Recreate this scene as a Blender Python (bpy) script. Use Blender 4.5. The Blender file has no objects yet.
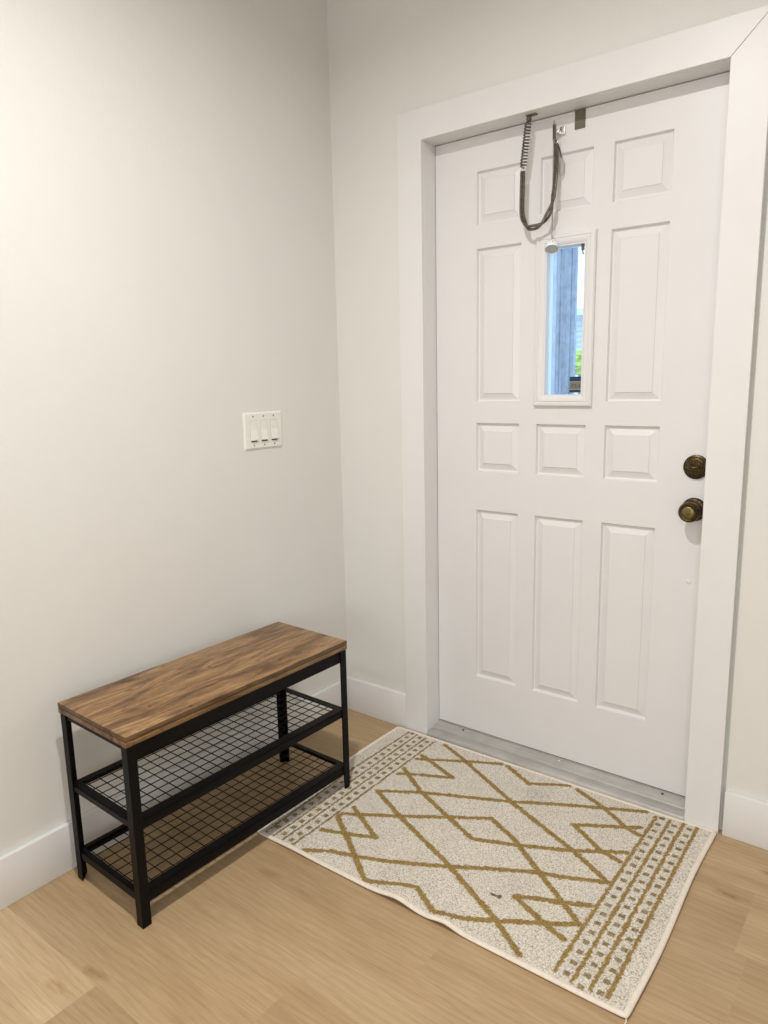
import bpy, bmesh, math, random
import numpy as np
from mathutils import Vector, Matrix
random.seed(4)
sc = bpy.context.scene
COL = sc.collection

# ------------------------------------------------------------------ helpers
class MB:
    def __init__(s): s.v = []; s.f = []
    def add(s, vs, fs):
        n = len(s.v); s.v += [tuple(v) for v in vs]; s.f += [tuple(i + n for i in f) for f in fs]; return s
    def box(s, x0, x1, y0, y1, z0, z1, b=0.0, seg=2):
        bm = bmesh.new()
        bmesh.ops.create_cube(bm, size=1.0)
        for v in bm.verts:
            v.co = ((x0 + x1) / 2 + v.co.x * (x1 - x0), (y0 + y1) / 2 + v.co.y * (y1 - y0), (z0 + z1) / 2 + v.co.z * (z1 - z0))
        if b > 0:
            bmesh.ops.bevel(bm, geom=list(bm.edges), offset=b, segments=seg, affect='EDGES', profile=.5)
        bm.verts.index_update()
        s.add([v.co[:] for v in bm.verts], [[v.index for v in f.verts] for f in bm.faces]); bm.free(); return s
    def tube(s, pts, r, n=8, closed=False, ry=None, cap=True, up=None):
        pts = [Vector(p) for p in pts]; m = len(pts); rings = []
        prevx = None
        for i, p in enumerate(pts):
            a = pts[(i - 1) % m] if (closed or i > 0) else p
            c = pts[(i + 1) % m] if (closed or i < m - 1) else p
            t = (c - a).normalized()
            if up is not None: px = t.cross(Vector(up))
            elif prevx is None:
                px = t.cross(Vector((0, 0, 1)))
                if px.length < .2: px = t.cross(Vector((0, 1, 0)))
            else: px = prevx - t * prevx.dot(t)
            px.normalize(); prevx = px; py = t.cross(px)
            rr = r(i / max(1, m - 1)) if callable(r) else r
            r2 = rr if ry is None else ry
            rings.append([p + px * (math.cos(2 * math.pi * k / n) * rr) + py * (math.sin(2 * math.pi * k / n) * r2) for k in range(n)])
        vs = [v for q in rings for v in q]; fs = []
        for i in range(m if closed else m - 1):
            j = (i + 1) % m
            for k in range(n):
                l = (k + 1) % n
                fs.append((i * n + k, i * n + l, j * n + l, j * n + k))
        if cap and not closed:
            fs.append(tuple(range(n))[::-1]); fs.append(tuple((m - 1) * n + k for k in range(n)))
        return s.add(vs, fs)
    def lathe(s, prof, c, axis='-y', n=40):
        # prof: list of (radius, height along axis)
        vs = []; fs = []
        for (r, h) in prof:
            for k in range(n):
                a = 2 * math.pi * k / n; u, w = r * math.cos(a), r * math.sin(a)
                if axis == '-y': vs.append((c[0] + u, c[1] - h, c[2] + w))
                elif axis == 'x': vs.append((c[0] + h, c[1] + u, c[2] + w))
                else: vs.append((c[0] + u, c[1] + w, c[2] + h))
        for i in range(len(prof) - 1):
            for k in range(n):
                l = (k + 1) % n
                fs.append((i * n + k, i * n + l, (i + 1) * n + l, (i + 1) * n + k))
        if prof[0][0] > 1e-5: fs.append(tuple(range(n)))
        if prof[-1][0] > 1e-5: fs.append(tuple((len(prof) - 1) * n + k for k in range(n)))
        return s.add(vs, fs)
    def rect_sweep(s, x0, x1, z0, z1, prof):
        # prof: list of (inset, y); concentric rectangles in the xz plane
        vs = []; fs = []
        for (d, y) in prof:
            vs += [(x0 + d, y, z0 + d), (x1 - d, y, z0 + d), (x1 - d, y, z1 - d), (x0 + d, y, z1 - d)]
        for i in range(len(prof) - 1):
            for k in range(4):
                l = (k + 1) % 4
                fs.append((i * 4 + k, i * 4 + l, (i + 1) * 4 + l, (i + 1) * 4 + k))
        return s.add(vs, fs)
    def build(s, name, mat, parent=None, smooth=False, angle=35):
        me = bpy.data.meshes.new(name); me.from_pydata(s.v, [], s.f); me.update()
        bm = bmesh.new(); bm.from_mesh(me); bmesh.ops.remove_doubles(bm, verts=bm.verts, dist=1e-6)
        bmesh.ops.recalc_face_normals(bm, faces=bm.faces); bm.to_mesh(me); bm.free()
        if smooth:
            for p in me.polygons: p.use_smooth = True
            me.set_sharp_from_angle(angle=math.radians(angle))
        o = bpy.data.objects.new(name, me); COL.objects.link(o)
        if mat: me.materials.append(mat)
        if parent: o.parent = parent
        return o

def empty(name, loc=(0, 0, 0), rz=0):
    o = bpy.data.objects.new(name, None); COL.objects.link(o); o.location = loc; o.rotation_euler = (0, 0, rz)
    o.empty_display_size = .05; return o
def tag(o, label=None, cat=None, group=None, kind=None):
    for k, v in (('label', label), ('category', cat), ('group', group), ('kind', kind)):
        if v: o[k] = v
    return o
def struct(o): o['kind'] = 'structure'; return o

# ------------------------------------------------------------------ materials
class NT:
    def __init__(s, name):
        s.m = bpy.data.materials.new(name); s.m.use_nodes = True; s.t = s.m.node_tree
        s.b = s.t.nodes['Principled BSDF']; s.out = s.t.nodes['Material Output']
    def n(s, typ, **kw):
        nd = s.t.nodes.new(typ)
        for k, v in kw.items():
            if k.startswith('i_'):
                key = k[2:]; key = int(key) if key.isdigit() else key.replace('_', ' ')
                nd.inputs[key].default_value = v
            else: setattr(nd, k, v)
        return nd
    def l(s, a, b): s.t.links.new(a, b)
    def coord(s, scale=(1, 1, 1), which='Object', loc=(0, 0, 0)):
        tc = s.n('ShaderNodeTexCoord'); mp = s.n('ShaderNodeMapping')
        mp.inputs['Scale'].default_value = scale; mp.inputs['Location'].default_value = loc
        s.l(tc.outputs[which], mp.inputs['Vector']); return mp.outputs['Vector']
    def noise(s, vec, scale, detail=4, rough=.55, dist=0):
        nd = s.n('ShaderNodeTexNoise'); s.l(vec, nd.inputs['Vector'])
        nd.inputs['Scale'].default_value = scale; nd.inputs['Detail'].default_value = detail
        nd.inputs['Roughness'].default_value = rough; nd.inputs['Distortion'].default_value = dist; return nd.outputs['Fac']
    def ramp(s, fac, stops):
        nd = s.n('ShaderNodeValToRGB'); e = nd.color_ramp.elements
        while len(e) < len(stops): e.new(.5)
        for q, (p, c) in zip(e, stops): q.position = p; q.color = (*c, 1) if len(c) == 3 else c
        s.l(fac, nd.inputs['Fac']); return nd.outputs['Color']
    def mix(s, fac, a, b, mode='MIX'):
        nd = s.n('ShaderNodeMix', data_type='RGBA', blend_type=mode)
        if isinstance(fac, (int, float)): nd.inputs[0].default_value = fac
        else: s.l(fac, nd.inputs[0])
        for k, x in ((6, a), (7, b)):
            if isinstance(x, tuple): nd.inputs[k].default_value = (*x, 1)
            else: s.l(x, nd.inputs[k])
        return nd.outputs[2]
    def math(s, op, a, b=0.0):
        nd = s.n('ShaderNodeMath', operation=op)
        for k, x in ((0, a), (1, b)):
            if isinstance(x, (int, float)): nd.inputs[k].default_value = x
            else: s.l(x, nd.inputs[k])
        return nd.outputs[0]
    def bump(s, h, strength=.2, dist=.001):
        nd = s.n('ShaderNodeBump'); nd.inputs['Strength'].default_value = strength; nd.inputs['Distance'].default_value = dist
        s.l(h, nd.inputs['Height']); s.l(nd.outputs['Normal'], s.b.inputs['Normal'])
    def col(s, c):
        if isinstance(c, tuple): s.b.inputs['Base Color'].default_value = (*c, 1)
        else: s.l(c, s.b.inputs['Base Color'])
    def rough(s, r):
        if isinstance(r, (int, float)): s.b.inputs['Roughness'].default_value = r
        else: s.l(r, s.b.inputs['Roughness'])
    def metal(s, v): s.b.inputs['Metallic'].default_value = v

def plain(name, c, rough=.5, metal=0, var=.06, vs=30, bump=0, bs=200, bd=.0006, spec=None):
    t = NT(name); v = t.coord()
    f = t.noise(v, vs, 3)
    lo = tuple(x * (1 - var) for x in c); hi = tuple(min(1, x * (1 + var)) for x in c)
    t.col(t.ramp(f, [(.3, lo), (.7, hi)])); t.rough(rough); t.metal(metal)
    if spec is not None: t.b.inputs['Specular IOR Level'].default_value = spec
    if bump: t.bump(t.noise(v, bs, 2), bump, bd)
    return t.m

M = {}
M['wall'] = plain('wall_paint', (.758, .752, .722), .62, var=.012, vs=3, bump=.35, bs=130, bd=.0012)
M['ceiling'] = plain('ceiling_paint', (.78, .77, .74), .8, var=.01, vs=3)
M['trim'] = plain('trim_paint', (.786, .782, .780), .38, var=.012, vs=8, bump=.12, bs=60, bd=.0006)
M['door'] = plain('door_paint', (.768, .762, .765), .36, var=.012, vs=6, bump=.12, bs=70, bd=.0006)
M['plastic'] = plain('white_plastic', (.83, .82, .77), .3, var=.01)
M['paddle_shade'] = plain('dark_shadow_strip', (.05, .045, .04), .6)  # shade colour for the strip beneath each rocker
M['black'] = plain('black_powder_coat', (.0022, .0019, .0021), .45, var=.25, vs=14, bump=.12, bs=500, bd=.0003, spec=.16)
M['chain'] = plain('dull_steel_chain', (.15, .135, .115), .30, .8, var=.3, vs=120, bump=.3, bs=900, bd=.0004)
M['spring'] = plain('spring_steel', (.17, .155, .135), .32, .9, var=.2)
M['strap'] = plain('olive_grey_metal', (.15, .132, .10), .5, .5, var=.12, vs=60)
M['nickel'] = plain('bright_nickel', (.72, .71, .69), .22, .9, var=.08)
M['bead'] = plain('pale_bead_chain', (.34, .32, .29), .35, .5, var=.05)
M['bell'] = plain('bell_white', (.86, .88, .90), .35, 0, var=.04, vs=150)
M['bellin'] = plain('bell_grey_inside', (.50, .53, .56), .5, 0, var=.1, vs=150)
M['screw'] = plain('screw_head', (.80, .785, .78), .3, 0, var=.05)
M['pin'] = plain('dark_screw_hole', (.03, .028, .026), .6)

def mk_brass():
    t = NT('antique_brass'); v = t.coord()
    f = t.noise(v, 160, 4, .6)
    t.col(t.ramp(f, [(.3, (.030, .018, .008)), (.55, (.090, .060, .028)), (.75, (.22, .16, .085))]))
    t.metal(.9); t.rough(.34); t.bump(t.noise(v, 260, 3), .5, .0012); return t.m
M['brass'] = mk_brass()
def mk_brass2():
    t = NT('worn_brass_face'); v = t.coord()
    t.col(t.ramp(t.noise(v, 90, 4), [(.3, (.13, .098, .035)), (.7, (.26, .205, .085))])); t.metal(.85); t.rough(.38); return t.m
M['brassface'] = mk_brass2()

def mk_alu():
    t = NT('brushed_aluminium'); v = t.coord((1.2, 90, 90))
    f = t.noise(v, 3, 5, .6); g = t.noise(t.coord(), 14, 4)
    c = t.ramp(f, [(.3, (.34, .33, .31)), (.7, (.50, .485, .46))])
    t.col(t.mix(.25, c, t.ramp(g, [(.35, (.30, .28, .26)), (.65, (.60, .585, .56))])))
    t.metal(.18); t.rough(.42); t.bump(f, .15, .0005); return t.m
M['alu'] = mk_alu()

def mk_floor():
    t = NT('oak_planks')
    at = t.n('ShaderNodeAttribute', attribute_name='plank')     # per-plank random numbers
    sep = t.n('ShaderNodeSeparateColor'); t.l(at.outputs['Color'], sep.inputs['Color'])
    tone, ra, rb = sep.outputs[0], sep.outputs[1], sep.outputs[2]
    tc = t.n('ShaderNodeTexCoord')
    off = t.n('ShaderNodeCombineXYZ'); t.l(t.math('MULTIPLY', ra, 37.0), off.inputs[0]); t.l(t.math('MULTIPLY', rb, 23.0), off.inputs[1])
    av = t.n('ShaderNodeVectorMath', operation='ADD'); t.l(tc.outputs['Object'], av.inputs[0]); t.l(off.outputs[0], av.inputs[1])
    def mp(s):
        m = t.n('ShaderNodeMapping'); m.inputs['Scale'].default_value = s; t.l(av.outputs[0], m.inputs['Vector']); return m.outputs['Vector']
    broad = t.noise(mp((1.3, 7, 1)), 1.6, 4, .55, .6)
    fine = t.noise(mp((4, 130, 1)), 2.6, 6, .72, .5)
    # cathedral rings: distorted bands stretched along the plank
    w = t.n('ShaderNodeTexWave', wave_type='BANDS', bands_direction='Y', wave_profile='SIN')
    t.l(mp((.55, 3.2, 1)), w.inputs['Vector']); w.inputs['Scale'].default_value = 5.5
    w.inputs['Distortion'].default_value = 9.0; w.inputs['Detail'].default_value = 2.5; w.inputs['Detail Scale'].default_value = 1.1
    base = t.ramp(broad, [(.25, (.385, .262, .140)), (.5, (.445, .312, .176)), (.78, (.505, .368, .220))])
    c = t.mix(.8, base, t.ramp(fine, [(.28, (.74, .69, .62)), (.55, (1.0, 1.0, 1.0)), (.75, (1.10, 1.10, 1.09))]), 'MULTIPLY')
    c = t.mix(.38, c, t.ramp(w.outputs['Fac'], [(0, (.86, .81, .75)), (.45, (1, 1, 1)), (1, (1.04, 1.04, 1.04))]), 'MULTIPLY')
    # sparse knots
    vo = t.n('ShaderNodeTexVoronoi', feature='F1'); t.l(mp((1.5, 4.2, 1)), vo.inputs['Vector']); vo.inputs['Scale'].default_value = 1.55
    kn = t.noise(mp((16, 40, 1)), 1.0, 3)
    kd = t.math('ADD', vo.outputs['Distance'], t.math('MULTIPLY', t.math('SUBTRACT', kn, .5), .22))
    c = t.mix(1.0, c, t.ramp(kd, [(.0, (.36, .26, .18)), (.028, (.58, .48, .38)), (.065, (.86, .81, .75)), (.12, (1, 1, 1))]), 'MULTIPLY')
    tn = t.ramp(tone, [(0, (.70, .68, .66)), (.5, (1, 1, 1)), (1, (1.26, 1.32, 1.42))])
    c = t.mix(1.0, c, tn, 'MULTIPLY')
    t.col(c); t.rough(t.ramp(fine, [(.2, (.50,) * 3), (.8, (.38,) * 3)])); t.bump(fine, .12, .0006)
    t.b.inputs['Specular IOR Level'].default_value = .4
    return t.m
M['floor'] = mk_floor()

def mk_rustic(name='rustic_brown_board', k=1.0):
    t = NT(name)
    v1 = t.coord((9, 1.5, 9)); v2 = t.coord((95, 7.0, 95)); v3 = t.coord((36, 6.5, 36))
    broad = t.noise(v1, 2.0, 6, .68, 1.2); fine = t.noise(v2, 1.6, 6, .75, .8); mid = t.noise(v3, 1.1, 6, .72, 1.8)
    c = t.ramp(broad, [(.29, (.058, .028, .011)), (.41, (.165, .088, .035)), (.50, (.265, .150, .064)), (.61, (.385, .238, .112)), (.78, (.170, .100, .048))])
    c = t.mix(.85, c, t.ramp(fine, [(.30, (.42, .38, .34)), (.50, (.97, .95, .93)), (.70, (1.22, 1.20, 1.16))]), 'MULTIPLY')
    c = t.mix(.62, c, t.ramp(mid, [(.36, (.20, .17, .15)), (.45, (.84, .81, .78)), (.53, (1, 1, 1)), (.70, (1.25, 1.23, 1.19))]), 'MULTIPLY')
    vo = t.n('ShaderNodeTexVoronoi'); t.l(t.coord((9, 6, 9)), vo.inputs['Vector']); vo.inputs['Scale'].default_value = 1.6
    c = t.mix(1.0, c, t.ramp(vo.outputs['Distance'], [(0, (.18, .12, .09)), (.05, (.45, .36, .3)), (.09, (1, 1, 1))]), 'MULTIPLY')
    if k != 1: c = t.mix(1.0, c, (k, k * .95, k * .9), 'MULTIPLY')
    t.col(c); t.rough(.46); t.bump(fine, .3, .0008); return t.m
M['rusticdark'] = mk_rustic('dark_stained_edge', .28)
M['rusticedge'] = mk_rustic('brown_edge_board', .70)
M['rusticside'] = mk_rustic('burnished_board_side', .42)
M['rustic'] = mk_rustic()

def mk_rug():
    t = NT('tufted_rug_yarn')
    at = t.n('ShaderNodeAttribute', attribute_name='yarn')
    v = t.coord(); f = t.noise(v, 270, 2, .6); g = t.noise(v, 9, 4); h = t.noise(v, 120, 2)
    cream = t.ramp(f, [(.27, (.17, .148, .122)), (.42, (.53, .482, .41)), (.58, (.735, .685, .605)), (.75, (.82, .775, .70))])
    cream = t.mix(.6, cream, t.ramp(g, [(.3, (.90, .89, .87)), (.55, (1, 1, 1))]), 'MULTIPLY')
    gold = t.ramp(f, [(.27, (.11, .070, .020)), (.45, (.275, .183, .062)), (.72, (.40, .28, .11))])
    gold2 = t.ramp(f, [(.27, (.10, .066, .03)), (.45, (.22, .155, .072)), (.72, (.33, .245, .125))])
    sep = t.n('ShaderNodeSeparateColor'); t.l(at.outputs['Color'], sep.inputs['Color'])
    c = t.mix(sep.outputs[0], cream, gold); c = t.mix(sep.outputs[1], c, gold2)
    c = t.mix(t.math('MULTIPLY', sep.outputs[2], 1.0), c, (.10, .075, .055))
    t.col(c); t.rough(.95); t.b.inputs['Specular IOR Level'].default_value = .1
    t.bump(t.math('ADD', f, h), .55, .0022); return t.m
M['rug'] = mk_rug()
M['binding'] = plain('rug_binding', (.78, .70, .60), .85, var=.06, vs=90, bump=.3, bs=600, bd=.0006)

def mk_glass():
    t = NT('window_glass'); tr = t.n('ShaderNodeBsdfTransparent'); gl = t.n('ShaderNodeBsdfGlossy')
    gl.inputs['Roughness'].default_value = .03
    tr.inputs['Color'].default_value = (.93, .97, 1, 1)
    df = t.n('ShaderNodeBsdfTranslucent'); df.inputs['Color'].default_value = (.85, .9, .95, 1)
    fr = t.n('ShaderNodeFresnel'); fr.inputs['IOR'].default_value = 1.45
    m1 = t.n('ShaderNodeMixShader'); t.l(fr.outputs[0], m1.inputs[0]); t.l(tr.outputs[0], m1.inputs[1]); t.l(gl.outputs[0], m1.inputs[2])
    # dust and dried drops on the pane
    v = t.coord(); sp = t.noise(v, 420, 3, .7); st = t.noise(t.coord((60, 60, 5)), 1.5, 4)
    dirt = t.math('MULTIPLY', t.ramp(sp, [(.60, (0, 0, 0)), (.72, (1, 1, 1))]), .45)
    dirt = t.math('ADD', dirt, t.math('MULTIPLY', t.ramp(st, [(.45, (0, 0, 0)), (.75, (1, 1, 1))]), .12))
    m2 = t.n('ShaderNodeMixShader'); t.l(dirt, m2.inputs[0]); t.l(m1.outputs[0], m2.inputs[1]); t.l(df.outputs[0], m2.inputs[2])
    t.l(m2.outputs[0], t.out.inputs['Surface']); return t.m
M['glass'] = mk_glass()
def mk_clear():
    t = NT('clear_acrylic'); t.col((.62, .60, .55)); t.rough(.2)
    t.b.inputs['Transmission Weight'].default_value = .35; t.b.inputs['IOR'].default_value = 1.45; return t.m
M['acrylic'] = mk_clear()
def mk_sticker():
    t = NT('window_sticker'); tc = t.n('ShaderNodeTexCoord'); s = t.n('ShaderNodeSeparateXYZ'); t.l(tc.outputs['Generated'], s.inputs[0])
    z = s.outputs[2]; x = s.outputs[0]
    r = t.n('ShaderNodeValToRGB'); r.color_ramp.interpolation = 'CONSTANT'; e = r.color_ramp.elements
    st = [(0, (.022, .028, .026)), (.17, (.30, .31, .28)), (.23, (.17, .18, .155)), (.66, (.30, .33, .30)), (.71, (.004, .022, .075)), (.84, (.02, .07, .16)), (.88, (.003, .02, .07))]
    while len(e) < len(st): e.new(.5)
    for q, (p, c) in zip(e, st): q.position = p; q.color = (*c, 1)
    t.l(z, r.inputs['Fac'])
    t.col(r.outputs['Color']); t.rough(.35); return t.m
M['sticker'] = mk_sticker()
M['scribble'] = plain('sticker_print', (.06, .065, .06), .5)
M['outwall'] = plain('painted_porch_post', (.54, .55, .58), .6, var=.12, vs=30)
M['outgroove'] = plain('mottled_post_face', (.36, .375, .42), .7, var=.2, vs=40)  # darker and more mottled than the post board
M['concrete'] = plain('concrete', (.62, .61, .60), .85, var=.1)
M['siding'] = plain('pale_siding', (.75, .76, .75), .7)
M['roof'] = plain('grey_roof', (.24, .24, .25), .8)
M['leaf'] = plain('bright_leaves', (.55, .62, .14), .6, var=.4, vs=6)
M['pane'] = plain('shutter_grey', (.55, .56, .58), .5)

# ------------------------------------------------------------------ room shell
H = 2.64           # ceiling height
OX0, OX1, OZ = .394, 1.307, 2.06     # door opening
XR, YB = 3.7, -4.4
w = MB()
w.box(-.12, OX0 - .02, 0, .12, 0, H); w.box(OX0 - .02, OX1 + .02, 0, .12, OZ + .02, H)
w.box(OX1 + .02, 1.398, 0, .12, 0, H); w.box(1.398, 1.4095, .010, .12, 0, H); w.box(1.4095, XR + .12, 0, .12, 0, H)
struct(w.build('wall_back', M['wall']))
struct(MB().box(-.12, 0, YB - .12, 0, 0, H).build('wall_left', M['wall']))
struct(MB().box(XR, XR + .12, YB - .12, 0, 0, H).build('wall_right', M['wall']))
struct(MB().box(0, XR, YB - .12, YB, 0, H).build('wall_front', M['wall']))
struct(MB().box(-.12, XR + .12, YB - .12, .12, H, H + .1).build('ceiling', M['ceiling']))

# floor: planks laid parallel to the door wall
def build_floor():
    PW = .2305; y0 = -1.374
    joints = {-1: [.425, 1.72, 2.9], 0: [.778, 2.02], 1: [1.42, 2.7], 2: [.98, 2.2], 3: [.20, 1.56, 2.8], 4: [1.533, 2.75], 5: [.62, 1.9, 3.1]}
    tones = {(-1, 0): 1.0, (-1, 1): .40, (0, 0): .55, (0, 1): .46, (4, 0): .44, (4, 1): .62, (3, 1): .46, (1, 0): .53, (2, 0): .49, (2, 1): .5, (3, 2): .48, (1, 1): .5}
    vs = []; fs = []; cols = []
    random.seed(11)
    for r in range(-14, 7):
        a = y0 + r * PW; b = a + PW
        a = max(a, YB); b = min(b, .2)
        if b <= a: continue
        js = joints.get(r, sorted([random.uniform(.2, 1.2), random.uniform(1.5, 2.4), random.uniform(2.8, 3.4)]))
        xs = [-.12] + js + [XR + .12]
        for i in range(len(xs) - 1):
            n = len(vs)
            vs += [(xs[i], a, 0), (xs[i + 1], a, 0), (xs[i + 1], b, 0), (xs[i], b, 0)]
            fs.append((n, n + 1, n + 2, n + 3))
            cols.append((tones.get((r, i), random.uniform(.3, .65)), random.random(), random.random(), 1))
    n = len(vs)
    x0, x1, ya, yb, z = -.12, XR + .12, YB, .2, -.08
    vs += [(x0, ya, z), (x1, ya, z), (x1, yb, z), (x0, yb, z)]; fs.append((n + 3, n + 2, n + 1, n)); cols.append((.5, 0, 0, 1))
    me = bpy.data.meshes.new('floor'); me.from_pydata(vs, [], fs); me.update()
    at = me.attributes.new('plank', 'FLOAT_COLOR', 'FACE')
    at.data.foreach_set('color', [c for q in cols for c in q])
    me.materials.append(M['floor'])
    o = bpy.data.objects.new('floor', me); COL.objects.link(o); return struct(o)
build_floor()

# baseboards
BH, BT = .1355, .0157
struct(MB().box(0, BT, YB, 0, 0, BH, .0022).build('baseboard_left', M['trim'], smooth=True))
b = MB().box(BT, .299, -BT, 0, 0, BH, .0022); struct(b.build('baseboard_back', M['trim'], smooth=True))
b = MB().box(1.4105, XR, -BT, 0, 0, BH, .0022); struct(b.build('baseboard_right', M['trim'], smooth=True))

# casings (mitred flat boards) and jambs
CT = .018
def prism(poly, y0, y1):
    m = MB(); n = len(poly)
    m.add([(x, y0, z) for x, z in poly] + [(x, y1, z) for x, z in poly],
          [tuple(range(n)), tuple(range(2 * n - 1, n - 1, -1))] + [(i, (i + 1) % n, n + (i + 1) % n, n + i) for i in range(n)])
    return m
CW = .0945; g = .0004
def bev(o, wd=.0015):
    m = o.modifiers.new('edge', 'BEVEL'); m.width = wd; m.segments = 2; m.limit_method = 'ANGLE'; return o
zt = OZ + CW
struct(bev(prism([(OX0 - CW, 0), (OX0, 0), (OX0, OZ), (OX1 - g, OZ + g * 2), (OX1 + CW - .0018, zt - .0012), (OX0 - CW, zt)], -CT, 0).build('trim_1', M['trim'])))
struct(bev(prism([(OX1, 0), (OX1 + CW - .0015, 0), (OX1 + CW - .0015, zt - .0015), (OX1 + g, OZ + g)], -CT, 0).build('trim_2', M['trim'])))
struct(bev(MB().box(OX0 - .02, OX0, 0, .12, 0, OZ).build('trim_3', M['trim']), .001))
struct(bev(MB().box(OX1, OX1 + .02, 0, .12, 0, OZ).build('trim_4', M['trim']), .001))
struct(bev(MB().box(OX0 - .02, OX1 + .02, 0, .12, OZ, OZ + .02).build('trim_5', M['trim']), .001))

# ------------------------------------------------------------------ door
door = empty('door_1', (.8505, .0875, .035)); struct(door)
tag(door, 'white nine panel entry door with a narrow glass lite, shut in its frame', 'door')
DI = Matrix.Translation(door.location).inverted()
def dpart(mb, name, mat, parent=None, smooth=False, label=None, angle=35):
    base = door.location if parent is None else Vector((0, 0, 0))
    # vertices come in world coordinates; the door's Empty carries the offset
    d = Vector(door.location)
    mb.v = [tuple(Vector(v) - d) for v in mb.v]
    o = mb.build(name, mat, parent or door, smooth, angle)
    if label: o['label'] = label
    return o
DY0, DY1 = .065, .110
def make_slab():
    m = MB()
    X = [.3965, .553, .712, .773, .937, .9965, 1.1585, 1.3045]
    Z = [.036, .2474, .8588, .9934, 1.1572, 1.2275, 1.7175, 1.791, 1.9517, 2.0575]
    pr = [(0, DY0), (.003, DY0 + .0100), (.0065, DY0 + .0115), (.0265, DY0 + .0036), (.0280, DY0 + .0016)]
    for i in range(7):
        for j in range(9):
            x0, x1, z0, z1 = X[i], X[i + 1], Z[j], Z[j + 1]
            panel = i in (1, 3, 5) and j in (1, 3, 5, 7)
            hole = i == 3 and j == 5
            if hole:
                m.rect_sweep(x0, x1, z0, z1, [(0, DY0), (0, DY1)])
                continue
            m.add([(x0, DY1, z0), (x1, DY1, z0), (x1, DY1, z1), (x0, DY1, z1)], [(3, 2, 1, 0)])
            if panel:
                m.rect_sweep(x0, x1, z0, z1, pr); d = pr[-1][0]; y = pr[-1][1]
                m.add([(x0 + d, y, z0 + d), (x1 - d, y, z0 + d), (x1 - d, y, z1 - d), (x0 + d, y, z1 - d)], [(0, 1, 2, 3)])
            else:
                m.add([(x0, DY0, z0), (x1, DY0, z0), (x1, DY0, z1), (x0, DY0, z1)], [(0, 1, 2, 3)])
    m.rect_sweep(X[0], X[-1], Z[0], Z[-1], [(0, DY0), (0, DY1)])
    return m
dpart(make_slab(), 'door_slab', M['door'])
fx0, fx1, fz0, fz1 = .7656, .956, 1.2129, 1.7248
fr = MB().rect_sweep(fx0, fx1, fz0, fz1, [(0, .066), (.0008, .056), (.004, .0525), (.011, .0515), (.0125, .0535), (.0145, .0535), (.017, .0515), (.022, .0520), (.030, .0562), (.032, .0582), (.0355, .0588), (.0365, .0785), (.0365, .105), (.02, .111), (.0, .1115)])
frame = dpart(fr, 'lite_frame', M['door'], smooth=True, angle=25, label='raised white moulding around the narrow glass')
gp = MB().box(fx0 + .034, fx1 - .034, .078, .083, fz0 + .034, fz1 - .034)
glass = dpart(gp, 'glass_pane', M['glass'], label='narrow clear glass pane showing blue daylight')
stk = MB().box(.8765, .9135, .0768, .0777, 1.2555, 1.3035)
sticker = dpart(stk, 'window_sticker', M['sticker'], glass, label='small dark blue and grey sticker in lower corner of glass')
scr = MB()
for x0, x1, z0, z1 in ((.884, .8865, 1.270, 1.281), (.8875, .893, 1.279, 1.282), (.895, .8975, 1.271, 1.281), (.9, .905, 1.2735, 1.2765), (.883, .908, 1.2665, 1.2675), (.907, .9092, 1.269, 1.281)):
    scr.box(x0, x1, .0763, .0768, z0, z1)
dpart(scr, 'sticker_print', M['scribble'], glass)
cl = MB().box(.9045, .913, .069, .0778, 1.672, 1.692, .002).tube([(.909, .0725, 1.674), (.910, .071, 1.664), (.913, .0715, 1.661)], .0022, 8)
dpart(cl, 'glass_clip', M['strap'], label='small grey clip in upper corner of the glass')
# strap on the door's top edge
st = MB().box(.8778, .9095, .0624, .065, 2.0065, 2.0575, .0008)
dpart(st, 'strike_plate', M['strap'], label='small olive grey metal plate at the top of the door')
# deadbolt
KX = 1.2635
db = MB().lathe([(.0345, 0), (.0345, .003), (.0335, .0055), (.030, .0075), (.0285, .0078), (.0265, .0105), (.0225, .0125), (.0215, .0125), (.0195, .015), (0, .0165)], (KX, DY0, 1.0460))
dbo = dpart(db, 'deadbolt', M['brass'], smooth=True, label='round antique brass deadbolt above the knob')
tt = MB(); n = 20
pts = []
for i in range(n + 1):
    u = -1 + 2 * i / n; pts.append((KX + u * .019, DY0 - .0165 - .012 * (1 - u * u) ** .5, 1.0460))
tt.tube(pts, lambda q: .0012 + .0052 * (1 - (2 * q - 1) ** 2) ** .5, 10)
tt.box(KX - .006, KX + .006, DY0 - .026, DY0 - .013, 1.0430, 1.0490, .001)
dpart(tt, 'thumb_turn', M['brass'], dbo, smooth=True)
# knob
kz = .9245
ro = MB().lathe([(.034, 0), (.034, .003), (.0325, .006), (.028, .009), (.0245, .0095), (.021, .013), (.0165, .016), (.0135, .020), (.0128, .028), (.0150, .0320), (.021, .0355), (.0270, .042), (.0290, .050), (.0285, .057), (.0258, .0635), (.0225, .0660), (.0210, .0645), (.0185, .0640), (.0, .0640)], (KX + .001, DY0, kz))
kn = dpart(ro, 'door_knob', M['brass'], smooth=True, label='round antique brass door knob')
fa = MB().lathe([(.0172, .0638), (.0172, .0655), (.0155, .0670), (.010, .0680), (0, .0684)], (KX + .001, DY0, kz))
dpart(fa, 'knob_face', M['brassface'], kn, smooth=True)
sw = MB().lathe([(.0062, 0), (.0062, .0012), (.0048, .0026), (.0022, .0030), (.0020, .0016), (0, .0016)], (1.2605, DY0, .7105), n=20)
dpart(sw, 'screw_cap', M['screw'], smooth=True, label='small pale screw cap below the knob')

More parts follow.
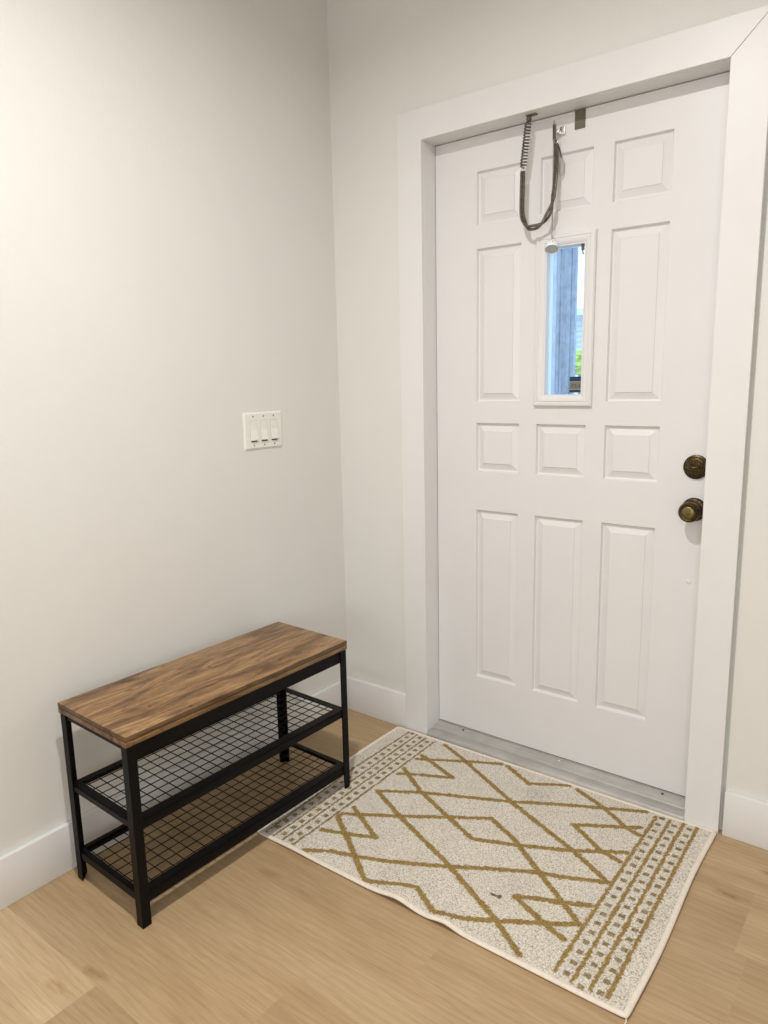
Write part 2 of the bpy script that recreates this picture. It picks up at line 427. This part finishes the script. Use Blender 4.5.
# ------------------------------------------------------------------ threshold
thr = empty('door_threshold', (.8505, .03, 0))
tag(thr, 'brushed aluminium threshold along the foot of the white door', 'threshold')
prof = [(-.0195, .0), (-.0215, .004), (-.0208, .009), (-.0180, .0140), (-.0130, .0175), (-.0060, .0195), (.0030, .0202), (.0120, .0196), (.0190, .0180), (.0235, .0172), (.0245, .0192), (.0370, .0222), (.0380, .0214), (.0395, .0228), (.0500, .0252), (.0510, .0244), (.0525, .0258), (.0645, .0285), (.0645, .033), (.112, .034), (.112, 0)]
m = MB(); npf = len(prof); vs = []
for x in (OX0 + .001, OX1 - .001): vs += [(x - .8505, y - .03, z) for y, z in prof]
m.add(vs, [(i, (i + 1) % npf, npf + (i + 1) % npf, npf + i) for i in range(npf)] + [tuple(range(npf)), tuple(range(2 * npf - 1, npf - 1, -1))])
m.build('sill_plate', M['alu'], thr, smooth=True, angle=50)
for x in (.5065, .8825, 1.2227):
    s_ = MB().lathe([(.0042, -.002), (.0042, .0006), (.0028, .0016), (0, .0018)], (x - .8505, .056 - .03, .0266), axis='z', n=16)
    s_.build('screw', M['pin'] if x != .8825 else M['screw'], thr, smooth=True)

# ------------------------------------------------------------------ chain stay hanging from the head jamb
chain = empty('door_chain', (.757, .012, OZ)); d0 = Vector(chain.location)
tag(chain, 'dark sprung chain looping from the door frame head to a hook on the door', 'door chain')
def cpart(mb, name, mat, root, parent=None, smooth=True, label=None):
    d = Vector(root.location); mb.v = [tuple(Vector(v) - d) for v in mb.v]
    o = mb.build(name, mat, parent or root, smooth)
    if label: o['label'] = label
    return o
br = MB().box(.750, .782, .006, .022, OZ - .0032, OZ, .001)
br.box(.7515, .765, .0075, .0165, OZ - .014, OZ - .003, .002)
br.lathe([(.0042, -.009), (.0042, .009)], (.757, .012, OZ - .014), axis='-y', n=12)
cpart(br, 'bracket', M['strap'], chain)
# spring
sp = []; turns = 15; N = turns * 12
P0 = Vector((.7560, .012, OZ - .016)); P1 = Vector((.7406, .012, 1.917))
ax = (P1 - P0); L = ax.length; ax.normalize(); ex = ax.cross(Vector((0, 1, 0))).normalized(); ey = ax.cross(ex)
for i in range(N + 1):
    q = i / N; a = 2 * math.pi * turns * q; r = .0085 * min(1, q * 12 + .25, (1 - q) * 14 + .3)
    sp.append(P0 + ax * (L * q) + ex * (math.cos(a) * r) + ey * (math.sin(a) * r))
cpart(MB().tube(sp, .0023, 8), 'spring', M['spring'], chain)
lk = MB().tube([(.7404 + .005 * math.cos(a), .012, 1.914 + .007 * math.sin(a)) for a in [2 * math.pi * k / 16 for k in range(16)]], .0014, 6, closed=True)
cpart(lk, 'link', M['nickel'], chain)
# looped doubled chain
key = [(0.7404, 0.0120, 1.9090), (0.7399, 0.0120, 1.8706), (0.7390, 0.0120, 1.8200), (0.7398, 0.0120, 1.7907), (0.7451, 0.0120, 1.7708), (0.7573, 0.0120, 1.7486), (0.7730, 0.0120, 1.7453), (0.7920, 0.0130, 1.7473), (0.8107, 0.0135, 1.7588), (0.8289, 0.0160, 1.7886), (0.8369, 0.0190, 1.8280), (0.8395, 0.0230, 1.8695), (0.8381, 0.0300, 1.9121), (0.8328, 0.0400, 1.9615), (0.8288, 0.0420, 1.9736)]
def catmull(k, sub):
    K = [Vector(p) for p in k]; K = [2 * K[0] - K[1]] + K + [2 * K[-1] - K[-2]]; out = []
    for i in range(1, len(K) - 2):
        for j in range(sub):
            t = j / sub; a, b_, c, d = K[i - 1], K[i], K[i + 1], K[i + 2]
            out.append(.5 * ((2 * b_) + (c - a) * t + (2 * a - 5 * b_ + 4 * c - d) * t * t + (3 * b_ - a - 3 * c + d) * t ** 3))
    out.append(K[-2]); return out
path = catmull(key, 10)
acc = [0]
for i in range(1, len(path)): acc.append(acc[-1] + (path[i] - path[i - 1]).length)
TL = acc[-1]
def strand(sg):
    out = []
    for i, p in enumerate(path):
        t = (path[min(i + 1, len(path) - 1)] - path[max(i - 1, 0)]).normalized()
        n1 = t.cross(Vector((0, 1, 0))).normalized(); n2 = Vector((0, 1, 0))
        s = acc[i] / TL
        # the two strands lie side by side, then twist about each other in the bottom of the loop
        tw = math.pi * .15 + 2 * math.pi * 1.25 * min(1, max(0, (s - .30) / .36))
        sep_ = .0036 + .0016 * math.sin(math.pi * min(1, max(0, (s - .26) / .44)))
        out.append(p + (n1 * math.cos(tw) + n2 * math.sin(tw) * .9) * sep_ * sg)
    return out
cpart(MB().tube(strand(1), .0042, 10), 'chain_strand', M['chain'], chain)
cpart(MB().tube(strand(-1), .0042, 10), 'chain_strand', M['chain'], chain)
# hook on the door: small bright plate with a dark rod
hk = MB().box(.8340, .8505, .0565, .0648, 2.000, 2.022, .0015).box(.825, .838, .040, .060, 2.002, 2.009, .0015)
hk.tube([(.8288, .042, 1.974), (.834, .041, 1.976), (.838, .042, 1.983), (.836, .044, 1.990)], .0017, 6)
cpart(hk, 'hook_plate', M['nickel'], chain, label='bright metal hook plate on the door')
rd = MB().tube([(.8250, .040, 2.026), (.8260, .040, 1.984)], .0048, 10).tube([(.8248, .040, 2.038), (.8250, .040, 2.026)], .0022, 8)
rd.tube([(.8255, .040, 1.986), (.8275, .041, 1.972)], .0042, 8)
cpart(rd, 'hook_rod', M['chain'], chain)

# clear oval pull ring beside it
ring = empty('pull_ring', (.8400, .050, 1.945))
tag(ring, 'small clear oval ring hanging from a strap beside the dark chain', 'ring')
pts = []
for k in range(40):
    a = 2 * math.pi * k / 40; pts.append((.8445 + .0055 * math.cos(a), .053, 1.9105 + .0235 * math.sin(a)))
cpart(MB().tube(pts, .0024, 8, closed=True), 'oval_ring', M['acrylic'], ring)
cpart(MB().tube(catmull([(.8300, .043, 1.984), (.8365, .047, 1.968), (.8408, .050, 1.952), (.8438, .0525, 1.934)], 6), .0021, 6, up=(0, 1, 0)), 'strap', M['chain'], ring)

# white bell on a bead chain
bell = empty('hanging_bell', (.8312, .026, 1.712))
tag(bell, 'small white bell hanging on a pale bead chain over the glass', 'bell')
prof = [(.0, .0175), (.005, .0170), (.010, .0145), (.0140, .0100), (.0163, .0045), (.0172, -.002), (.0176, -.0070), (.0168, -.0088), (.0158, -.0075), (.0150, -.004), (.0130, .003), (0, .006)]
BC = Vector((.8322, .024, 1.685)); TILT = Matrix.Rotation(math.radians(-32), 4, Vector((2.1, .95, 0)).normalized())
def tilt(m): m.v = [tuple(BC + TILT @ ((Vector(v) - BC) * 1.18)) for v in m.v]; return m
cpart(tilt(MB().lathe(prof, BC, axis='z', n=32)), 'bell_cup', M['bell'], bell)
dots = MB()
for k in range(12):
    a = 2 * math.pi * k / 12; rr = .0148 if k % 2 else .0168
    dots.lathe([(.0, -.002), (.0020, 0), (.0, .002)], (BC.x + rr * math.cos(a), BC.y + rr * math.sin(a), BC.z + (.009 if k % 2 else .002)), axis='z', n=8)
cpart(tilt(dots), 'bell_holes', M['bellin'], bell)
cpart(tilt(MB().lathe([(0, -.0078), (.0152, -.0074), (.0152, -.0062), (0, -.0058)], BC, axis='z', n=28)), 'bell_underside', M['bellin'], bell, label='grey underside of the bell')
bc = MB()
tp = Vector((.8268, .034, 1.984)); bt = BC + TILT @ Vector((0, 0, .0215)); nb = 66
for i in range(nb):
    p = bt.lerp(tp, i / (nb - 1))
    bc.lathe([(0, -.0021), (.0015, -.0015), (.0021, 0), (.0015, .0015), (0, .0021)], p, axis='z', n=7)
bc.tube([bt.lerp(tp, i / 12) for i in range(13)], .0008, 5)
bc.tube([(bt.x + .0045 * math.cos(a), bt.y, bt.z + .0045 * math.sin(a)) for a in [2 * math.pi * k / 14 for k in range(14)]], .0011, 6, closed=True)
cpart(bc, 'bead_chain', M['bead'], bell)

# ------------------------------------------------------------------ light switch on the left wall
sw = empty('light_switch', (0, -.3955, 1.149))
tag(sw, 'white triple light switch plate on the bare wall above the bench', 'light switch')
pw, ph, pt = .171, .122, .006
pl = MB()
# plate with a chamfered rim
def rimmed(m, hw, hh, t, c):
    vs = []
    for (a, b_, x) in ((hw, hh, 0), (hw, hh, t * .35), (hw - c, hh - c, t)):
        vs += [(x, -a, -b_), (x, a, -b_), (x, a, b_), (x, -a, b_)]
    fs = [(3, 2, 1, 0), (8, 9, 10, 11)]
    for i in range(2):
        for k in range(4): fs.append((i * 4 + k, i * 4 + (k + 1) % 4, i * 4 + 4 + (k + 1) % 4, i * 4 + 4 + k))
    return m.add(vs, fs)
rimmed(pl, pw / 2, ph / 2, pt, .005).build('wall_plate', M['plastic'], sw)
for yc in (-.046, 0, .046):
    sl = MB()
    hw, hh = .0145, .0335
    # grey strips drawn in as a shadow line round the rocker, then the rocker as a wedge, lower half proud
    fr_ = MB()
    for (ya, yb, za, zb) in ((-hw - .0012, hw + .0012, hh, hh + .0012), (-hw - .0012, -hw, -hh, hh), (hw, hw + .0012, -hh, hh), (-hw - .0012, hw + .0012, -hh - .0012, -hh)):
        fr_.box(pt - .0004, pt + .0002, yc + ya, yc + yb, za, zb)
    fr_.build('rocker_shadow_line', M['bellin'], sw)
    pdl = MB()
    sec = [(pt - .001, hh), (pt + .0012, hh - .0005), (pt + .0014, .004), (pt + .0080, -hh + .006), (pt + .0078, -hh + .003), (pt - .001, -hh + .002)]
    n = len(sec)
    pdl.add([(x, yc - hw + .0008, z) for x, z in sec] + [(x, yc + hw - .0008, z) for x, z in sec],
            [tuple(range(n)), tuple(range(2 * n - 1, n - 1, -1))] + [(i, (i + 1) % n, n + (i + 1) % n, n + i) for i in range(n)])
    pdl.build('switch_paddle', M['plastic'], sw)
    MB().box(pt - .001, pt + .0015, yc - hw + .002, yc + hw - .002, -hh - .0022, -hh + .0022).build('paddle_shadow', M['paddle_shade'], sw)  # dark strip painted in as the shadow below the proud lower half
    for zc in (.0475, -.0475):
        MB().lathe([(.0026, -.001), (.0026, .0006), (0, .0009)], (pt, yc, zc), axis='x', n=14).build('screw', M['strap'], sw, smooth=True)

# ------------------------------------------------------------------ bench with two mesh shelves
bench = empty('shoe_bench', (.2225, -.8289, 0), -.0233)
tag(bench, 'rustic brown board bench with black metal frame and two wire mesh shelves', 'bench')
BL, BW, BZ = .770, .3126, .5066
hx, hy = BW / 2, BL / 2
sb = MB().box(-hx, hx, -hy, hy, .4940, BZ, .0016).build('seat_board', M['rustic'], bench, smooth=True)
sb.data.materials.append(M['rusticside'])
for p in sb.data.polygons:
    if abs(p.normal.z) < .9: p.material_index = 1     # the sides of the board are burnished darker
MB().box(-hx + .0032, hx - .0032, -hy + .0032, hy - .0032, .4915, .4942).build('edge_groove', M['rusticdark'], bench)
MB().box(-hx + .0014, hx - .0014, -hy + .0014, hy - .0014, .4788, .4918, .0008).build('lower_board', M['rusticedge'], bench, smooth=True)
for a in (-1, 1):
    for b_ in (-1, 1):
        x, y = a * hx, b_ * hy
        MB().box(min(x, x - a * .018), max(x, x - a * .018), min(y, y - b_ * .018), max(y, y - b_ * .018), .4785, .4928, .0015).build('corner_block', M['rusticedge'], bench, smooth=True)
lx, ly, LT, TH = hx - .003, hy - .003, .025, .0032
def extr(poly, z0, z1):
    m = MB(); n = len(poly)
    return m.add([(x, y, z0) for x, y in poly] + [(x, y, z1) for x, y in poly],
        [tuple(range(n))[::-1], tuple(range(n, 2 * n))] + [(i, (i + 1) % n, n + (i + 1) % n, n + i) for i in range(n)])
for a in (-1, 1):
    for b_ in (-1, 1):
        # angle-iron leg, open towards the middle of the bench
        x, y = a * lx, b_ * ly
        zf = .0095 if (a, b_) == (1, 1) else 0.0     # this foot stands on the rug
        P = [(x, y), (x - a * LT, y), (x - a * LT, y - b_ * TH), (x - a * TH, y - b_ * TH), (x - a * TH, y - b_ * LT), (x, y - b_ * LT)]
        o = bev(extr(P, zf + .003, .4788).build('leg', M['black'], bench), .0008)
        bev(extr([(x - a * .0003, y - b_ * .0003), (x - a * (LT - .0003), y - b_ * .0003), (x - a * .0003, y - b_ * (LT - .0003))], zf, zf + .0035).build('foot_cap', M['black'], o), .0005)
def angle(axis, side, a0, a1, zt, zb, wd):
    # L-section rail: upright flange on the outside, lip on top turned inwards
    m = MB(); e = side * ((lx if axis == 'y' else ly) - TH - .0004)
    u = sorted((e, e - side * TH)); l_ = sorted((e, e - side * wd))
    if axis == 'y':
        m.box(u[0], u[1], a0, a1, zb, zt, .0006); m.box(l_[0], l_[1], a0, a1, zt - TH, zt, .0006)
    else:
        m.box(a0, a1, u[0], u[1], zb, zt, .0006); m.box(a0, a1, l_[0], l_[1], zt - TH, zt, .0006)
    return m
i_ = .0005 + TH
angle('y', 1, -ly + i_, ly - i_, .4788, .4395, .026).build('top_rail', M['black'], bench)
angle('y', -1, -ly + i_, ly - i_, .4788, .4545, .026).build('top_rail', M['black'], bench)
for b_ in (-1, 1): angle('x', b_, -lx + i_, lx - i_, .4788, .4645, .026).build('top_rail', M['black'], bench)
def shelf(zt, zb, my, mb):
    mx = .1225
    root = None
    for side in (1, -1):
        f = angle('y', side, -ly + i_, ly - i_, zt, zb, lx - (mx if side > 0 else mb)).build('shelf_rail', M['black'], bench)
        f2 = angle('x', side, -lx + i_, lx - i_, zt - .0003, zb + .006, ly - my).build('shelf_rail', M['black'], bench)
    wv = MB(); zc = zt - TH - .0020; r = .00145
    p = .0328; y = -.3466 if my < .363 else -.3560
    while y < my:
        wv.tube([(-mb - .012, y, zc), (mx + .012, y, zc)], r, 6); y += p
    x = -.1164 if mb < .135 else -.1275
    while x < mx:
        wv.tube([(x, -my - .012, zc - r * 1.6), (x, my + .012, zc - r * 1.6)], r, 6); x += .0333
    wv.build('wire_mesh', M['black'], bench, smooth=True)
shelf(.2790, .2560, .3590, .130)
shelf(.0865, .0590, .3660, .140)

# ------------------------------------------------------------------ rug
PAT = dict(
A=[(0.492,-0.049),(0.611,-0.103),(0.850,-0.228),(1.044,-0.315),(1.095,-0.338),(1.220,-0.406)],
B=[(0.465,-0.187),(0.611,-0.103),(0.721,-0.047)],
C=[(0.743,-0.048),(0.848,-0.104),(0.934,-0.053),(0.961,-0.040)],
D=[(0.467,-0.157),(0.631,-0.216),(0.532,-0.264),(0.468,-0.300)],
E=[(0.463,-0.261),(0.586,-0.342),(0.734,-0.409),(0.844,-0.456),(0.961,-0.408),(1.018,-0.379),(1.093,-0.342),(1.220,-0.261)],
F=[(0.474,-0.421),(0.604,-0.342),(0.850,-0.228),(0.978,-0.154),(1.205,-0.039)],
G=[(0.475,-0.421),(0.609,-0.489),(0.811,-0.574),(0.856,-0.595),(1.049,-0.693),(1.145,-0.758)],
H=[(0.696,-0.766),(0.626,-0.716),(0.533,-0.649),(0.461,-0.602),(0.460,-0.581),(0.611,-0.490),(0.733,-0.409),(0.841,-0.340),(0.941,-0.388),(1.060,-0.475),(1.157,-0.544),(1.218,-0.590),(1.170,-0.622),(1.053,-0.694),(0.959,-0.753),(0.914,-0.761),(0.831,-0.716),(0.710,-0.768),(0.696,-0.766)],
I=[(0.469,-0.534),(0.616,-0.613),(0.549,-0.643),(0.465,-0.676)],
J=[(0.487,-0.777),(0.542,-0.738),(0.619,-0.711),(0.715,-0.671),(0.855,-0.595),(0.950,-0.537),(1.057,-0.478),(1.121,-0.455),(1.216,-0.409)],
K=[(0.989,-0.046),(1.095,-0.094),(1.179,-0.150),(1.223,-0.165)],
L=[(1.217,-0.126),(1.164,-0.160),(1.052,-0.226),(1.160,-0.295),(1.218,-0.309)],
M=[(1.216,-0.513),(1.157,-0.544),(1.073,-0.581),(1.049,-0.594),(1.136,-0.631),(1.176,-0.645),(1.207,-0.654)])
BANDS = [[(0.331,-0.041),(0.324,-0.374),(0.338,-0.775)], [(0.368,-0.041),(0.370,-0.780)], [(0.408,-0.046),(0.405,-0.776)], [(0.450,-0.050),(0.446,-0.774)],
         [(1.236,-0.047),(1.227,-0.753)], [(1.274,-0.043),(1.270,-0.757)], [(1.311,-0.034),(1.310,-0.754)], [(1.348,-0.030),(1.347,-0.753)]]
C00, C10, C11, C01 = (.318, -.786), (1.391, -.770), (1.392, -.024), (.274, -.033)   # front left, front right, back right, back left
def rug_xy(u, v):
    x = (C00[0] * (1 - u) + C10[0] * u) * (1 - v) + (C01[0] * (1 - u) + C11[0] * u) * v
    y = (C00[1] * (1 - u) + C10[1] * u) * (1 - v) + (C01[1] * (1 - u) + C11[1] * u) * v
    # the left side bows: it runs straight along x = .272 and only swings in near the front corner
    x = x - .020 * (1 - u) ** 6 * np.sin(np.pi * v)
    x = x + .004 * u ** 6 * np.sin(2 * np.pi * v)
    return x, y
def rug_lift(x, y):
    k = np.exp(-((y + .778) / .055) ** 2)
    z = k * (.0110 * np.exp(-((x - .815) / .050) ** 2) + .0095 * np.exp(-((x - .955) / .036) ** 2) + .0022 * np.exp(-((x - .45) / .06) ** 2))
    z = z + .0025 * np.exp(-((x - 1.392) / .03) ** 2) * (np.sin(y * 16) * .5 + .5)
    return z
def make_rug():
    root = empty('area_rug', (.83, -.40, 0)); ox, oy = .83, -.40
    tag(root, 'cream woven rug with gold zigzag lines lying before the white door', 'rug')
    nx, ny = 480, 330
    rng = np.random.default_rng(3)
    U, V = np.meshgrid(np.linspace(0, 1, nx), np.linspace(0, 1, ny))
    x, y = rug_xy(U, V)
    # wobble of the tuft rows so that yarn lines have ragged edges
    def smooth_noise(k):
        a = rng.normal(size=(ny // k + 3, nx // k + 3)); a = np.kron(a, np.ones((k, k)))[:ny, :nx]; return a
    jx = smooth_noise(3) * .0013; jy = smooth_noise(3) * .0013
    px, py = x + jx, y + jy
    def segd(poly):
        d = np.full(x.shape, 9.0)
        for (ax, ay), (bx, by) in zip(poly[:-1], poly[1:]):
            dx, dy = bx - ax, by - ay; L2 = dx * dx + dy * dy + 1e-12
            t = np.clip(((px - ax) * dx + (py - ay) * dy) / L2, 0, 1)
            d = np.minimum(d, np.hypot(px - ax - t * dx, py - ay - t * dy))
        return d
    gold = np.zeros(x.shape); brown = np.zeros(x.shape); stain = np.zeros(x.shape)
    d = np.full(x.shape, 9.0)
    for p in PAT.values(): d = np.minimum(d, segd(p))
    gold = np.clip((.0090 - d) / .0018, 0, 1)
    db_ = np.full(x.shape, 9.0); dg = np.full(x.shape, 9.0)
    for p in BANDS[:4]: db_ = np.minimum(db_, segd(p))
    for p in BANDS[4:]: dg = np.minimum(dg, segd(p))
    gold = np.maximum(gold, np.clip((.0058 - dg) / .0014, 0, 1))
    brown = np.maximum(brown, np.clip((.0042 - db_) / .0012, 0, 1))
    # rows of little blocks between the band lines
    pitch = .0366
    for xc, ph, hw_, hl in ((.348, .0, .0082, .0088), (.3885, .012, .0082, .0088), (.427, .022, .0082, .0088), (1.252, .001, .0084, .0072), (1.291, .017, .0084, .0072), (1.331, .008, .0084, .0072)):
        n_ = np.round((y + .046 + ph) / pitch); yy = y + .046 + ph - n_ * pitch
        inside = (n_ <= 0) & (n_ >= -19)
        m_ = np.clip((1 - np.maximum(np.abs(x - xc + jx * .4) / hw_, np.abs(yy) / hl)) * 6, 0, 1) * inside
        brown = np.maximum(brown, m_ * (.85 + .15 * (smooth_noise(4) > 0)))
    # a dark bit of fluff and faint scuffs
    for sx, sy, rx, ry, k in ((1.003, -.620, .012, .006, .9), (1.018, -.617, .008, .009, .9)):
        stain = np.maximum(stain, k * np.clip(1.6 - 1.6 * (((x - sx) / rx) ** 2 + ((y - sy) / ry) ** 2), 0, 1))
    for sx, sy, rr, k in ((.90, -.15, .05, .28), (1.02, -.55, .05, .16), (.72, -.71, .03, .14), (.98, -.80, .04, .10)):
        stain = np.maximum(stain, k * np.exp(-(((x - sx) ** 2 + (y - sy) ** 2) / rr ** 2)) * (rng.random(x.shape) > .45))
    lift = rug_lift(x, y)
    edge = np.minimum(np.minimum(U, 1 - U) * 1.1, np.minimum(V, 1 - V) * .75)
    z = .0072 + lift + np.clip(edge / .012, 0, 1) * (.0010 + .0010 * np.maximum(gold, brown) + rng.normal(size=x.shape) * .00045)
    verts = np.stack([x - ox, y - oy, z], -1).reshape(-1, 3)
    idx = np.arange(nx * ny).reshape(ny, nx)
    faces = np.stack([idx[:-1, :-1], idx[:-1, 1:], idx[1:, 1:], idx[1:, :-1]], -1).reshape(-1, 4)
    # skirt and backing
    loop = np.concatenate([idx[0, :-1], idx[:-1, -1], idx[-1, :0:-1], idx[:0:-1, 0]])
    low = verts[loop].copy(); low[:, 2] = (lift.reshape(-1)[loop]) * .92 + .0012
    nb_ = len(verts); verts = np.concatenate([verts, low])
    m_ = len(loop); li = np.arange(nb_, nb_ + m_)
    sk = np.stack([np.roll(loop, -1), loop, li, np.roll(li, -1)], -1)
    me = bpy.data.meshes.new('rug_pile')
    allf = np.concatenate([faces, sk]).tolist() + [li[::-1].tolist()]
    me.from_pydata(verts.tolist(), [], allf); me.update()
    colr = np.zeros((len(verts), 4)); colr[:, 3] = 1
    colr[:nb_, 0] = gold.reshape(-1); colr[:nb_, 1] = brown.reshape(-1); colr[:nb_, 2] = stain.reshape(-1)
    at = me.attributes.new('yarn', 'FLOAT_COLOR', 'POINT'); at.data.foreach_set('color', colr.reshape(-1))
    me.materials.append(M['rug'])
    o = bpy.data.objects.new('rug_pile', me); COL.objects.link(o); o.parent = root
    # cotton binding round the edge
    us = [(i / 160, 0) for i in range(160)] + [(1, i / 110) for i in range(110)] + [(1 - i / 160, 1) for i in range(160)] + [(0, 1 - i / 110) for i in range(110)]
    pts = []
    for u, v in us:
        X, Y = rug_xy(np.float64(u), np.float64(v)); pts.append((X - ox, Y - oy, .0052 + float(rug_lift(X, Y))))
    MB().tube(pts, .0075, 10, closed=True, ry=.0042, up=(0, 0, 1)).build('edge_binding', M['binding'], root, smooth=True, angle=80)
    MB().tube([(C10[0] - ox + .003, C10[1] - oy - .004, .004), (C10[0] - ox + .006, C10[1] - oy - .011, .003), (C10[0] - ox + .004, C10[1] - oy - .016, .0022)], .0016, 6).build('loose_thread', M['binding'], root)
make_rug()

# ------------------------------------------------------------------ outside the glass
struct(MB().box(-30, 14, .2, 40, -.2, -.05).build('ground', M['concrete']))
post = empty('porch_post', (.40, .86, -.05)); post_d = Vector(post.location)
tag(post, 'mottled pale post outside, seen through the narrow door glass', 'post')
def wp(m, root): d = Vector(root.location); m.v = [tuple(Vector(v) - d) for v in m.v]; return m
wp(MB().box(.10, .505, .80, 1.0, -.05, 3.0, .004), post).build('post_board', M['outwall'], post)
fl = MB()
for i, x in enumerate((.511, .526, .541, .556, .570)):
    fl.lathe([(.0075 + .0012 * (i % 2), -.05), (.0075 + .0012 * (i % 2), 3.0)], (x, .808 + .005 * (i % 3), 0), axis='z', n=14)
fl.box(.505, .5835, .808, .825, -.05, 3.0)
wp(fl, post).build('post_fluting', M['outgroove'], post, smooth=True)
hs = empty('neighbour_house', (-5.4, 12.5, -.05))
tag(hs, 'pale house far outside, seen through the right edge of the door glass', 'house')
wp(MB().box(-8.0, -3.0, 12, 13, -.05, 2.5), hs).build('house_wall', M['siding'], hs)
wl = MB()
for k in range(6): wl.box(-4.6, -3.2, 11.96, 12, 1.9 + k * .1, 1.93 + k * .1)
wp(wl, hs).build('shutter', M['pane'], hs)
wp(MB().box(-8.2, -2.8, 11.7, 13.3, 2.5, 2.62), hs).build('house_roof', M['siding'], hs)
bsh = empty('garden_tree', (-1.62, 6.3, -.05)); tag(bsh, 'small bright green clipped tree outside, at the right edge of the glass', 'tree')
bm = bmesh.new(); bmesh.ops.create_icosphere(bm, subdivisions=4, radius=1.0)
rg = random.Random(5)
for v in bm.verts:
    k = 1 + rg.uniform(-.16, .16); v.co = (v.co.x * .20 * k, v.co.y * .20 * k, 1.53 + v.co.z * .14 * k)
m = MB(); bm.verts.index_update(); m.add([v.co[:] for v in bm.verts], [[v.index for v in f.verts] for f in bm.faces]); bm.free()
m.build('foliage', M['leaf'], bsh)
MB().tube([(0, 0, -.0), (0, 0, 1.45)], .03, 8).build('stem', M['roof'], bsh)

# ------------------------------------------------------------------ light
wd = bpy.data.worlds.new('sky'); sc.world = wd; wd.use_nodes = True
bg = wd.node_tree.nodes['Background']; bg.inputs['Color'].default_value = (.52, .74, 1.0, 1); bg.inputs['Strength'].default_value = 2.7
def area(name, loc, rot, size, power, color, shape='DISK', sy=None, spread=math.pi):
    l = bpy.data.lights.new(name, 'AREA'); l.shape = shape; l.size = size
    if sy: l.size_y = sy
    l.energy = power; l.color = color; l.spread = spread
    o = bpy.data.objects.new(name, l); COL.objects.link(o); o.location = loc; o.rotation_euler = rot; return o
WARM = (1.0, .978, .945)
area('downlight', (1.05, -1.45, H - .012), (0, 0, 0), .10, 29, WARM, spread=math.radians(164))
area('downlight', (.9, -3.5, H - .012), (0, 0, 0), .12, 8, WARM)  # unseen lamp added behind the camera for ambient light
area('downlight', (2.6, -3.4, H - .012), (0, 0, 0), .12, 10, WARM)  # second added lamp, lifts the ambient level from the right
area('fill_light', (2.4, YB + .03, 1.4), (math.radians(90), 0, 0), 1.6, 34, (.96, .98, 1.0), 'RECTANGLE', 1.3)  # soft fill panel added at the front wall, which has no window

# ------------------------------------------------------------------ camera
cam = bpy.data.cameras.new('camera'); co = bpy.data.objects.new('camera', cam); COL.objects.link(co); sc.camera = co
yaw, pit, rol = .6546, -.181, -.021
c, s = math.cos(yaw), math.sin(yaw); cp, sp_ = math.cos(pit), math.sin(pit)
fw = Vector((-s * cp, c * cp, sp_)); rt = Vector((c, s, 0)); up = rt.cross(fw)
cr, sr = math.cos(rol), math.sin(rol)
R = cr * rt + sr * up; U = -sr * rt + cr * up
mat = Matrix((R, U, -fw)).transposed().to_4x4(); mat.translation = Vector((1.7792, -2.0564, 1.3012)); co.matrix_world = mat
cam.sensor_fit = 'VERTICAL'; cam.sensor_height = 36; cam.sensor_width = 27; cam.lens = 713.26 / 1024 * 36
cam.clip_start = .02

vs_ = sc.view_settings; sc.display_settings.display_device = 'sRGB'
vs_.view_transform = 'Standard'; vs_.look = 'None'; vs_.exposure = -0.06; vs_.gamma = 1.0; vs_.use_curve_mapping = False
